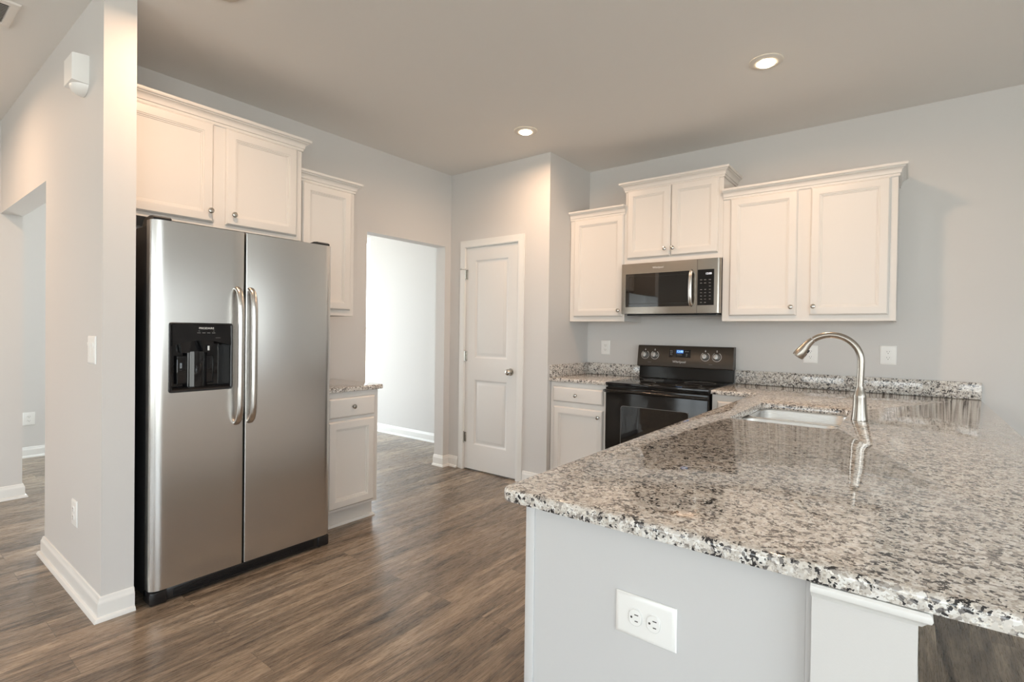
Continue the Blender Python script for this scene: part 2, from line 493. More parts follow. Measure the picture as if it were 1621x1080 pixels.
def ring(x0, x1, z0, z1, i, y): return [(x0+i, y, z0+i), (x1-i, y, z0+i), (x1-i, y, z1-i), (x0+i, y, z1-i)]
def pantry_door():
    x0, x1, z0, z1 = .203, .811, .012, 2.058
    yf, yb = PY+.004, PY+.039
    m = MB(); bm = m.bm
    pan = [(.314, .700, .240, .842), (.314, .700, 1.040, 1.940)]
    xs = [x0, pan[0][0], pan[0][1], x1]; zs = [z0, .240, .842, 1.040, 1.940, z1]
    for i in range(3):
        for j in range(5):
            if i == 1 and j in (1, 3): continue
            bm.faces.new([bm.verts.new(p) for p in ((xs[i], yf, zs[j]), (xs[i+1], yf, zs[j]), (xs[i+1], yf, zs[j+1]), (xs[i], yf, zs[j+1]))])
    for p in pan:
        m.loft([ring(*p, i, yf+d) for i, d in ((0, 0), (.006, .004), (.016, .010), (.022, .011), (.030, .010), (.046, .003), (.052, .002))], False, True)
    m.loft([ring(x0, x1, z0, z1, 0, yf), ring(x0, x1, z0, z1, 0, yb)], False, True)
    d = struct('door_1', m, 'door_white')
    k = MB().lathe([(.0, -.062), (.012, -.0615), (.022, -.056), (.0275, -.046), (.027, -.036), (.020, -.027), (.012, -.022), (.011, -.012), (.013, -.009), (.030, -.007), (.032, -.003), (.032, 0)], (.742, yf, .935), 'y', 28, False)
    obj('door_knob', k, 'knob_nickel', d)
    for zc in (.30, 1.055, 1.815):
        h = MB().lathe([(.0068, -.045), (.0068, .045)], (.2015, PY-.006, zc), 'z', 12)
        h.lathe([(.0045, .045), (.0055, .048), (.0045, .053)], (.2015, PY-.006, zc), 'z', 12)
        h.lathe([(.0045, -.053), (.0055, -.048), (.0045, -.045)], (.2015, PY-.006, zc), 'z', 12)
        h.box(.2015, .226, PY+.0015, PY+.0045, zc-.044, zc+.044)
        if zc > 1.5:   # hinge-pin door stop
            h.tube([(.2015, PY-.006, zc+.046), (.196, PY-.03, zc+.046), (.186, PY-.05, zc+.046)], .003, 8)
            h.lathe([(.007, -.006), (.008, 0), (.007, .004)], (.184, PY-.052, zc+.046), 'y', 10)
        obj('hinge', h, 'knob_nickel', d)
pantry_door()

# peninsula knee wall with its cap moulding
struct('wall_peninsula', MB().box(3.367, 3.505, -3.2156, 0, 0, .8835), 'wall_paint')
struct('trim_2', MB().sweep([(3.3665, -3.2156), (3.505, -3.2156), (3.505, 0)],
       [(0, .859), (.004, .859), (.007, .863), (.010, .867), (.015, .870), (.017, .875), (.016, .880), (.012, .8835), (0, .8835)]), 'trim_white')
baseboard('peninsula', [(3.367, -3.2156), (3.505, -3.2156), (3.505, -.03)])

# ------------------------------------------------------------------ cabinets
def knob_mesh():
    return MB().lathe([(0, -.027), (.007, -.0268), (.0135, -.0245), (.0155, -.0205), (.0140, -.0165), (.0075, -.013), (.0055, -.008), (.0075, -.003), (.009, 0)], (0, 0, 0), 'y', 20, False)
KNOB = None
def add_knob(parent, x, y, z):
    global KNOB
    if KNOB is None:
        KNOB = obj('knob', knob_mesh(), 'knob_nickel', parent)
        o = KNOB
    else:
        o = KNOB.copy(); COL.objects.link(o); o.parent = parent
    o.location = (x, y, z)
    return o
DOORP = [(0, 0), (0, -.009), (.002, -.012), (.009, -.0185), (.012, -.019), (.050, -.019), (.0512, -.0162), (.0575, -.0152), (.0592, -.0115), (.0650, -.0102), (.0665, -.0072), (.069, -.0068)]
DRAWP = [(0, 0), (0, -.009), (.002, -.012), (.010, -.0185), (.014, -.019)]
def front(parent, name, x0, x1, z0, z1, y, prof, knob=None):
    d = obj(name, MB().loft([ring(x0, x1, z0, z1, i, y+dd) for i, dd in prof], True, True), 'cabinet_white', parent, 25)
    if knob: add_knob(d, knob[0], y-.019, knob[1])
    return d
CROWN = [(0, -.022), (.006, -.022), (.008, -.018), (.008, -.006), (.014, -.004), (.015, .004), (.016, .010), (.020, .018), (.026, .024), (.034, .028), (.035, .033), (.043, .034), (.046, .040), (.046, .050), (0, .050)]
def crown(parent, pts, z):
    return obj('crown_moulding', MB().sweep(pts, [(o, z+h) for o, h in CROWN]), 'cabinet_white', parent, 25)
def wall_cabinet(label, loc, rotz, w, z0, z1, d, doors, crown_pts, group=None):
    t = thing('wall_cabinet', label, 'cabinet', (loc[0], loc[1], z0), rotz, group)
    h = z1-z0
    c = MB(); c.box(0, w, -d+.019, -.002, 0.012, h); c.box(0, w, -d, -d+.019, 0, h, .001, 1)
    c.box(0, .016, -d+.019, -.002, 0, .012); c.box(w-.016, w, -d+.019, -.002, 0, .012)
    obj('carcass', c, 'cabinet_white', t)
    for x0, x1, a, b, k in doors: front(t, 'door', x0, x1, a-z0, b-z0, -d-.0005, DOORP, (k[0], k[1]-z0))
    crown(t, crown_pts, h)
    return t
ZB, ZT, ZS = 1.3836, 2.276, 2.447
UP = 'white wall cabinets'
# on the range wall (local x = world x - loc.x)
x0, w = 1.134, .5162
wall_cabinet('white single-door wall cabinet left of the microwave, beside the pantry corner', (x0, 0), 0, w, ZB, ZT, .33,
             [(1.178-x0, 1.640-x0, 1.424, 2.254, (1.608-x0, 1.472))], [(0, -.33), (w, -.33)])
x0, w = 1.6506, .7618
wall_cabinet('raised white two-door wall cabinet directly above the microwave', (x0, 0), 0, w, 1.8435, ZS, .33,
             [(1.671-x0, 2.0265-x0, 1.886, 2.432, (1.990-x0, 1.942)), (2.0325-x0, 2.381-x0, 1.886, 2.432, (2.048-x0+.006, 1.942))],
             [(0, -.002), (0, -.33), (w, -.33), (w, -.002)])
x0, w = 2.4132, 1.0085
wall_cabinet('wide white two-door wall cabinet right of the microwave, above the faucet', (x0, 0), 0, w, ZB, ZT, .33,
             [(2.464-x0, 2.890-x0, 1.421, 2.254, (2.860-x0, 1.477)), (2.965-x0, 3.385-x0, 1.421, 2.254, (2.978-x0+.012, 1.478))],
             [(0, -.33), (w, -.33), (w, -.002)])
# on the fridge wall (local x = world y - loc.y, local -y = world +x)
y0, w = -3.386, .9783
wall_cabinet('raised white two-door wall cabinet above the refrigerator', (0, y0), 90, w, 1.852, ZS, .381,
             [(.012, -2.938-y0, 1.876, 2.424, (-2.958-y0, 1.937)), (-2.872-y0, -2.444-y0, 1.876, 2.424, (-2.832-y0, 1.937))],
             [(0, -.381), (w, -.381), (w, -.002)])
y0, w = -2.407, .4303
wall_cabinet('narrow white single-door wall cabinet between refrigerator and doorway', (0, y0), 90, w, ZB, ZT, .33,
             [(.030, -2.008-y0, 1.424, 2.254, (.060, 1.472))], [(0, -.33), (w, -.33), (w, -.002)])

def base_cabinet(label, loc, rotz, w, d, fronts, toe=.055, end_panel=None, zt=.8835):
    t = thing('base_cabinet', label, 'cabinet', (loc[0], loc[1], 0), rotz)
    c = MB(); c.box(0, w, -d+.019, -.002, .115, zt); c.box(0, w, -d, -d+.019, .115, zt, .001, 1)
    obj('carcass', c, 'cabinet_white', t)
    k = MB(); k.box(0, w, -d+toe, -.05, 0, .115)
    obj('toe_kick', k, 'cabinet_white', t)
    for kind, x0, x1, z0, z1, kn in fronts:
        front(t, kind, x0, x1, z0, z1, -d-.0005, DOORP if kind == 'door' else DRAWP, kn)
    return t
y0 = -2.40
lb = base_cabinet('white base cabinet with one drawer between refrigerator and doorway', (0, y0), 90, .446, .592,
             [('drawer', .058, -1.988-y0, .716, .846, (.236, .785)), ('door', .058, -1.990-y0, .134, .698, None)])
m = MB().sweep([(0, -.537), (.446, -.537), (.446, -.05)], [(0, 0), (.016, 0), (.015, .008), (.010, .015), (0, .018)])
obj('shoe_moulding', m, 'trim_white', lb)
x0 = 1.134
base_cabinet('white base cabinet with one drawer between pantry and black range', (x0, 0), 0, .520, .61,
             [('drawer', 1.163-x0, 1.622-x0, .722, .842, (1.385-x0, .783)), ('door', 1.170-x0, 1.622-x0, .134, .682, (1.588-x0, .629))])
x0 = 2.438
base_cabinet('white corner base cabinet between black range and sink peninsula', (x0, 0), 0, .326, .61,
             [('drawer', .035, .29, .722, .842, (.16, .783)), ('door', .035, .29, .134, .682, (.065, .629))])
# peninsula run, fronts facing the range side
base_cabinet('white sink base cabinet inside the peninsula, behind the end cabinet', (3.365, -.92), -90, .95, .597,
             [('drawer', .03, .46, .722, .842, (.245, .783)), ('drawer', .49, .92, .722, .842, (.705, .783)),
              ('door', .03, .46, .134, .682, (.42, .63)), ('door', .49, .92, .134, .682, (.53, .63))], zt=.66)
pe = base_cabinet('white end cabinet of the peninsula, nearest the viewer, carrying an outlet', (3.365, -1.872), -90, 1.312, .597,
             [('drawer', .03, .63, .722, .842, (.33, .783)), ('drawer', .68, 1.28, .722, .842, (.98, .783)),
              ('door', .03, .63, .134, .682, (.59, .63)), ('door', .68, 1.28, .134, .682, (.72, .63))])
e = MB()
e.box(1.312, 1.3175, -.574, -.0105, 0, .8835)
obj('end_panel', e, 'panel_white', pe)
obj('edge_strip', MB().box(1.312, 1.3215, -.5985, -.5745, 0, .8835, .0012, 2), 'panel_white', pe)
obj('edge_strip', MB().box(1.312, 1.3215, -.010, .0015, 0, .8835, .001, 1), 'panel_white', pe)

# ------------------------------------------------------------------ granite tops
EDGE = [(.004, .8840), (.001, .8855), (0, .889), (0, .905), (.0012, .9095), (.0045, .9128), (.0085, .914)]
def slab_mesh(poly, hole=None):
    m = MB(); bm = m.bm
    loops = [[(*p, z) for p in offset_poly(poly, i)] for i, z in EDGE]
    m.loft(loops, False, False)
    if hole:
        m.loft([[(*p, z) for p in offset_poly(hole, -i)] for i, z in ((0, .8840), (0, .9095), (.0015, .9128), (.004, .914))], False, False)
    bmesh.ops.remove_doubles(bm, verts=bm.verts, dist=1e-6)
    for zz in (.8840, .914):
        es = [e for e in bm.edges if all(abs(v.co.z-zz) < 1e-6 for v in e.verts) and len(e.link_faces) == 1]
        bmesh.ops.triangle_fill(bm, use_beauty=True, use_dissolve=False, edges=es)
    return m
def splash(m, x0, x1, y0, y1): m.box(x0, x1, y0, y1, .9142, 1.016, .002, 2); return m
poly = [(0.001, -2.42), (.585, -2.42)] + arc(.590, -1.945, .028, 0, 90, 5) + [(.001, -1.917)]
poly[1] = (.618, -2.42)
tag(obj('countertop', slab_mesh(poly), 'granite'), 'short speckled granite countertop beside the refrigerator and doorway', 'countertop')
poly = [(1.131, -.0005), (1.131, -.635), (1.657, -.635), (1.657, -.0005)]
ct = tag(obj('countertop', slab_mesh(poly), 'granite'), 'small speckled granite countertop in the corner between pantry and range', 'countertop')
obj('backsplash', splash(splash(MB(), 1.1312, 1.6555, -.0205, -.0008), 1.1312, 1.151, -.634, -.0207), 'granite', ct)
hole = rrect(2.850, 3.262, -1.785, -1.095, .055, 6)
poly = [(2.4355, -.0005), (2.4355, -.635), (2.715-.012, -.635)] + [(2.715-.0035, -.6385), (2.715, -.648)] + \
       arc(2.715+.032, -3.235+.032, .032, 180, 270, 6) + arc(3.84-.04, -3.226+.04, .04, 270, 360, 6) + [(3.84, -.0005)]
ct = tag(obj('countertop', slab_mesh(poly, hole), 'granite'), 'large L-shaped granite countertop over the peninsula with an undermount sink', 'countertop')
obj('backsplash', splash(MB(), 2.4365, 3.8395, -.0205, -.0008), 'granite', ct)

# ------------------------------------------------------------------ sink and faucet
def sink():
    t = thing('sink', 'stainless double-bowl undermount sink set in the granite peninsula', 'sink', (3.055, -1.415, .70))
    ox, oy, oz = 3.055, -1.415, .70
    def bowl(x0, x1, y0, y1, depth):
        m = MB()
        P = lambda pts, z: [(p[0]-ox, p[1]-oy, z-oz) for p in pts]
        m.loft([P(rrect(x0, x1, y0, y1, .07, 6), .8795), P(rrect(x0+.002, x1-.002, y0+.002, y1-.002, .07, 6), .874), P(rrect(x0+.008, x1-.008, y0+.008, y1-.008, .07, 6), depth+.03),
                P(rrect(x0+.016, x1-.016, y0+.016, y1-.016, .07, 6), depth+.010), P(rrect(x0+.04, x1-.04, y0+.04, y1-.04, .06, 6), depth), ], False, True)
        return m
    for y0, y1 in ((-1.442, -1.090), (-1.790, -1.462)):
        b = obj('bowl', bowl(2.847, 3.263, y0, y1, .70), 'sink_steel', t)
        d = MB().lathe([(.045, .001), (.043, .004), (.034, .004), (.030, .001), (.0, .0005)], (0, (y0+y1)/2-oy, 0), 'z', 24, True, False)
        obj('drain', d, 'knob_nickel', b)
    r = MB()
    r.box(2.86-ox, 3.25-ox, -1.4612-oy, -1.4428-oy, .8760-oz, .8825-oz, .003, 2)
    # flange ring between bowls and stone
    for a in ((2.825, 2.8465, -1.815, -1.065), (3.2635, 3.285, -1.815, -1.065), (2.8465, 3.2635, -1.815, -1.7905), (2.8465, 3.2635, -1.0895, -1.065)):
        r.box(a[0]-ox, a[1]-ox, a[2]-oy, a[3]-oy, .8770-oz, .8835-oz)
    obj('rim', r, 'sink_steel', t)
sink()

def faucet():
    t = thing('faucet', 'brushed nickel gooseneck faucet standing behind the sink on granite', 'faucet', (3.319, -1.452, .914))
    b = MB().lathe([(.0325, 0), (.0325, .004), (.0315, .010), (.0290, .03), (.0262, .07), (.0252, .100), (.0256, .106), (.0243, .114), (.0205, .126), (.0160, .142), (.0146, .152)], (0, 0, .0003), 'z', 32)
    obj('base', b, 'faucet_nickel', t)
    r = .116; zc = .262
    pts = [(.0, 0, .150), (.001, 0, .19), (.002, 0, .23)]
    pts += [(-r+.002+r*math.cos(R(a)), 0, zc+r*math.sin(R(a))) for a in range(0, 131, 6)]
    obj('spout', MB().tube(pts, .0138, 20, ref=(0, 1, 0)), 'faucet_nickel', t)
    obj('joint_ring', MB().lathe([(.0143, 0), (.0147, .002), (.0143, .004)], (.0005, 0, .174), 'z', 24), 'faucet_nickel', t)
    a = [(-r+.002+r*math.cos(R(q)), 0, zc+r*math.sin(R(q))) for q in (128, 134, 140, 146)]
    d = (Vector(a[-1])-Vector(a[-2])).normalized()
    down = Vector((-.55, 0, -.83)).normalized()
    e = Vector(a[-1])
    hp = [Vector(p) for p in a] + [e+(d*.6+down*.4)*.016, e+(d*.4+down*.6)*.036, e+(d*.3+down*.7)*.056, e+(d*.3+down*.7)*.064]
    h = obj('spray_head', MB().tube(hp, [.0140, .0156, .0168, .0180, .0205, .0242, .0258, .0240], 20, ref=(0, 1, 0)), 'faucet_nickel', t)
    q = hp[-4]; ax = (hp[-2]-hp[-4]).normalized(); side = Vector((-ax.z, 0, ax.x)); side = side if side.x > 0 else -side
    k = MB()
    for s_ in (.004, .024):
        c = q+ax*s_+side*.0205
        k.tube([c-ax*.008, c+ax*.008], .0055, 10, ref=(0, 1, 0))
    obj('spray_button', k, 'black_plastic', h)
    # single lever on the far side
    l = MB().tube([(.0, .026, .075), (0, .046, .078)], [.014, .012], 16)
    l.tube([(0, .045, .078), (.006, .066, .098), (.012, .082, .122)], [.0085, .007, .006], 12)
    obj('handle', l, 'faucet_nickel', t)
faucet()

# ------------------------------------------------------------------ refrigerator
def fridge():
    t = thing('refrigerator', 'stainless steel side-by-side refrigerator standing in the cabinet recess beside wing wall', 'refrigerator', (0, -3.347, 0), 90)
    W = .923; YB, YF = -.702, -.769
    ZL, ZH = .0705, 1.779
    c = MB(); c.box(.004, W-.004, -.700, -.04, .03, 1.758, .004, 2)
    obj('case', c, 'fridge_side', t)
    def door(name, x0, x1, round_left, round_right, hole=None):
        def corner(x, sgn, rx, ry, n):
            # from the side to the front face
            return [(x+sgn*rx*(1-math.cos(R(90*i/n))), YF+ry*(1-math.sin(R(90*i/n)))) for i in range(n+1)]
        rl, rr = ((.050, .034, 8) if round_left else (.004, .004, 3)), ((.050, .034, 8) if round_right else (.004, .004, 3))
        left = corner(x0, 1, *rl); right = corner(x1, -1, *rr)[::-1]
        prof = [(x0, YB)] + left + ([(hole[0], YF), (hole[1], YF)] if hole else []) + right + [(x1, YB)]
        zs = [ZL, ZH] if not hole else [ZL, hole[2], hole[3], ZH]
        m = MB(); bm = m.bm
        ih = len(left) if hole else -9   # prof index of segment start that is the hole
        for j in range(len(zs)-1):
            for i in range(len(prof)-1):
                if hole and j == 1 and i == 1+len(left): continue
                a, b = prof[i], prof[i+1]
                bm.faces.new([bm.verts.new(p) for p in ((a[0], a[1], zs[j]), (b[0], b[1], zs[j]), (b[0], b[1], zs[j+1]), (a[0], a[1], zs[j+1]))])
        for z in (ZL, ZH):
            bm.faces.new([bm.verts.new((p[0], p[1], z)) for p in prof])
        m.loft([[(x0, YB, ZL), (x1, YB, ZL), (x1, YB, ZH), (x0, YB, ZH)]], True, False)
        if hole:   # inside of the dispenser niche
            a, b, z0, z1 = hole
            bm.faces.new([bm.verts.new(p) for p in ((a, YB+.0012, z0), (b, YB+.0012, z0), (b, YB+.0012, z1), (a, YB+.0012, z1))])
            for q in (((a, z0), (b, z0)), ((b, z0), (b, z1)), ((b, z1), (a, z1)), ((a, z1), (a, z0))):
                bm.faces.new([bm.verts.new(p) for p in ((q[0][0], YF, q[0][1]), (q[1][0], YF, q[1][1]), (q[1][0], YB+.0012, q[1][1]), (q[0][0], YB+.0012, q[0][1]))])
        return obj(name, m, 'fridge_steel', t, 30)
    hx0, hx1, hz0, hz1 = .074, .347, .986, 1.304
    fd = door('freezer_door', 0, .4080, True, False, (hx0, hx1, hz0, hz1))
    rd = door('refrigerator_door', .4180, W, False, True)
    def handle(parent, x):
        z0, z1 = .802, 1.490
        pts = [(x, YF+.004, z0), (x, YF-.012, z0+.004), (x, YF-.030, z0+.020), (x, YF-.043, z0+.052), (x, YF-.049, z0+.10)]
        pts += [(x, YF-.050, z0+.10+(z1-z0-.2)*k/8) for k in range(1, 8)]
        pts += [(x, YF-.049, z1-.10), (x, YF-.043, z1-.052), (x, YF-.030, z1-.020), (x, YF-.012, z1-.004), (x, YF+.004, z1)]
        obj('handle', MB().tube(pts, .0155, 18, ell=(1, .72), ref=(0, 1, 0)), 'handle_nickel', parent)
    handle(fd, .373); handle(rd, .440)
    # dispenser
    bz = MB()
    O = lambda i, y, r: [(p[0], y, p[1]) for p in rrect(.068+i, .353-i, .980+i, 1.310-i, r, 4)]
    bz.loft([O(0, YF+.003, .012), O(0, YF-.003, .012), O(.003, YF-.006, .010), O(.008, YF-.006, .008), O(.012, YF-.003, .006), O(.012, YF+.05, .006)], False, False)
    obj('dispenser_bezel', bz, 'black_plastic', fd)
    cp = MB()
    poly = [(.080, 1.300), (.080, 1.200)] + [(.080+.261*k/12, 1.200+.026*math.sin(math.pi*k/12)) for k in range(1, 12)] + [(.341, 1.200), (.341, 1.300)]
    yof = lambda z: YF-.007-(1.300-z)*.055
    cp.loft([[(p[0], YF+.03, p[1]) for p in poly], [(p[0], yof(p[1]), p[1]) for p in poly]])
    obj('control_panel', cp, 'black_gloss', fd)
    n = MB()
    a, b, z0, z1 = hx0+.008, hx1-.008, .998, 1.24
    yb = YB-.0015
    for q in (((a, yb, z0), (b, yb, z0), (b, yb, z1), (a, yb, z1)), ((a, yb, z0), (a, yb, z1), (a, YF+.002, z1), (a, YF+.002, z0)), ((b, yb, z0), (b, YF+.002, z0), (b, YF+.002, z1), (b, yb, z1)), ((a, yb, z1), (b, yb, z1), (b, YF+.03, z1), (a, YF+.03, z1))):
        n.bm.faces.new([n.bm.verts.new(p) for p in q])
    # rounded column at the back of the niche
    n.prism([(p[0]*1.0+.205, -.708+.0*p[1]-abs(p[1])*.6) for p in arc(0, 0, .052, 0, 180, 12)], 'z', .999, 1.17)
    obj('dispenser_niche', n, 'black_gloss', fd)
    ch = MB()
    ch.loft([[(x_, y_, z_) for x_, y_ in ((.125, -.712), (.175, -.712), (.175, -.745), (.125, -.745))] for z_ in (1.225,)] + [[(x_, y_, 1.165) for x_, y_ in ((.135, -.712), (.170, -.712), (.170, -.735), (.135, -.735))]])
    obj('dispenser_chute', ch, 'black_plastic', fd); ch = MB()
    ch.loft([[(x_, y_, 1.225) for x_, y_ in ((.215, -.712), (.275, -.712), (.275, -.748), (.215, -.748))], [(x_, y_, 1.165) for x_, y_ in ((.232, -.712), (.262, -.712), (.262, -.735), (.232, -.735))]])
    obj('dispenser_chute', ch, 'black_plastic', fd)
    obj('water_spout', MB().lathe([(.0045, 0), (.0045, .022)], (.247, -.752, 1.176), 'z', 12), 'print_silver', fd)
    for a, b in ((.118, .172), (.228, .284)): obj('dispenser_paddle', MB().box(a, b, -.7240, -.7170, 1.012, 1.150, .003, 2), 'black_gloss', fd)
    tr = MB().prism([(-.708, .990), (-.708, .9985), (-.760, .9985), (-.772, .995), (-.778, .988), (-.770, .9865)], 'x', .083, .338)
    obj('drip_tray', tr, 'black_plastic', fd)
    text('brand_lettering', 'FRIGIDAIRE', .0135, (.2275, yof(1.284)-.0006, 1.284), 'print_silver', fd, rx=87)
    def mark(x0, x1, z0, z1):
        obj('button_mark', MB().box(x0, x1, yof(z0)-.0012, yof(z0)+.002, z0, z1), 'print_grey', fd, smooth=0)
    for k in range(4):
        xx = .193+.022*k
        mark(xx-.007, xx+.007, 1.2605, 1.2635)
        if k in (0, 3): mark(xx-.002, xx+.004, 1.270, 1.272)
    mark(.268, .290, 1.2372, 1.2386)
    # base grille, foot covers, hinge covers
    g = MB(); g.box(.030, W-.030, -.752, -.69, .006, .064, .006, 2)
    for k in range(5): g.box(.10, W-.10, -.7555, -.752, .018+.008*k, .0215+.008*k)
    obj('base_grille', g, 'black_plastic', t)
    for a, b in ((.004, .075), (W-.075, W-.004)):
        f = MB(); f.box(a, b, -.760, -.66, 0.001, .0655, .010, 3)
        obj('foot_cover', f, 'black_plastic', t)
    for a, b in ((.012, .085), (W-.085, W-.012)):
        h = MB().prism([(-.60, 1.7585), (-.62, 1.795), (-.70, 1.803), (-.735, 1.800), (-.748, 1.792), (-.748, 1.7802), (-.6995, 1.7802), (-.6995, 1.7585)], 'x', a, b)
        obj('hinge_cover', h, 'black_plastic', t)
fridge()

# ------------------------------------------------------------------ microwave
def microwave():
    X0 = 1.6515; W = .760
    t = thing('microwave', 'stainless over-range microwave with dark glass window mounted above the range', 'microwave', (X0, 0, 1.441))
    h = .398; yf = -.386
    c = MB(); c.box(0.002, W-.002, -.345, -.002, .0, h, .003, 2)
    obj('case', c, 'black_matte', t)
    # door with framed opening
    def framed(x0, x1, z0, z1, hx0, hx1, hz0, hz1, yback, roundr=0):
        m = MB(); bm = m.bm
        xs = [x0, hx0, hx1, x1-roundr]; zs = [z0, hz0, hz1, z1]
        for i in range(3):
            for j in range(3):
                if i == 1 and j == 1: continue
                bm.faces.new([bm.verts.new(p) for p in ((xs[i], yf, zs[j]), (xs[i+1], yf, zs[j]), (xs[i+1], yf, zs[j+1]), (xs[i], yf, zs[j+1]))])
        m.loft([[(hx0, yf, hz0), (hx1, yf, hz0), (hx1, yf, hz1), (hx0, yf, hz1)], [(hx0, yf+.006, hz0), (hx1, yf+.006, hz0), (hx1, yf+.006, hz1), (hx0, yf+.006, hz1)]], False, False)
        out = [(x0, yf)] + ([(x1-roundr+roundr*math.sin(R(90*k/5)), yf+roundr*(1-math.cos(R(90*k/5)))) for k in range(6)] if roundr else [(x1, yf)])
        pl = out + [(x1, yback), (x0, yback)]
        for z in (z0, z1): bm.faces.new([bm.verts.new((p[0], p[1], z)) for p in pl])
        for i in range(1, len(pl)):
            a, b = pl[i], pl[(i+1) % len(pl)]
            bm.faces.new([bm.verts.new(p) for p in ((a[0], a[1], z0), (b[0], b[1], z0), (b[0], b[1], z1), (a[0], a[1], z1))])
        return m
    dx = .5985
    d = obj('door', framed(0, dx, .001, h-.001, .034, dx-.030, .054, .316, -.346), 'micro_steel', t, 30)
    obj('window', MB().box(.034, dx-.030, yf+.0025, yf+.0055, .054, .316), 'dark_glass', d)
    wf = MB()
    wf.loft([[(p_[0], y_, p_[1]) for p_ in rrect(.062-i_, dx-.073+i_, .080-i_, .290+i_, .008, 3)] for i_, y_ in ((0, yf+.0025), (0, yf+.0018), (.0018, yf+.0018), (.0018, yf+.0025))], False, False)
    obj('window_border', wf, 'black_matte', d)
    pts = [(dx-.038, yf+.002, .060), (dx-.038, yf-.020, .064), (dx-.038, yf-.033, .085), (dx-.038, yf-.038, .13), (dx-.038, yf-.040, .185), (dx-.038, yf-.038, .24), (dx-.038, yf-.033, .285), (dx-.038, yf-.020, .306), (dx-.038, yf+.002, .310)]
    obj('handle', MB().tube(pts, .0135, 16, ell=(1, .75), ref=(0, 1, 0)), 'handle_nickel', d)
    p = obj('control_panel', framed(dx+.002, W, .001, h-.001, dx+.004, W-.040, .058, .318, -.346, .018), 'micro_steel', t, 30)
    obj('keypad', MB().box(dx+.004, W-.040, yf+.0025, yf+.0055, .058, .318), 'black_gloss', p)
    text('clock_display', '12:00', .020, (W-.080, yf+.0019, .287), 'digits_white', p)
    for r in range(8):
        for q in range(3 if r != 7 else 2):
            if r == 2 and q < 2: continue
            xx = dx+.030+.029*q + (.004 if q == 2 else 0); zz = .243-.0235*r
            obj('key_mark', MB().box(xx-.006-(.003 if r < 2 else 0), xx+.006, yf+.0017, yf+.0025, zz-.0022, zz+.0022), 'print_grey', p, smooth=0)
    text('brand_lettering', 'Whirlpool', .021, (.300, yf-.0004, .357), 'print_silver', d)
    b = MB(); b.box(.03, W-.03, -.35, -.05, -.012, -.0002, .004, 1)
    obj('vent_grille', b, 'black_plastic', t)
microwave()

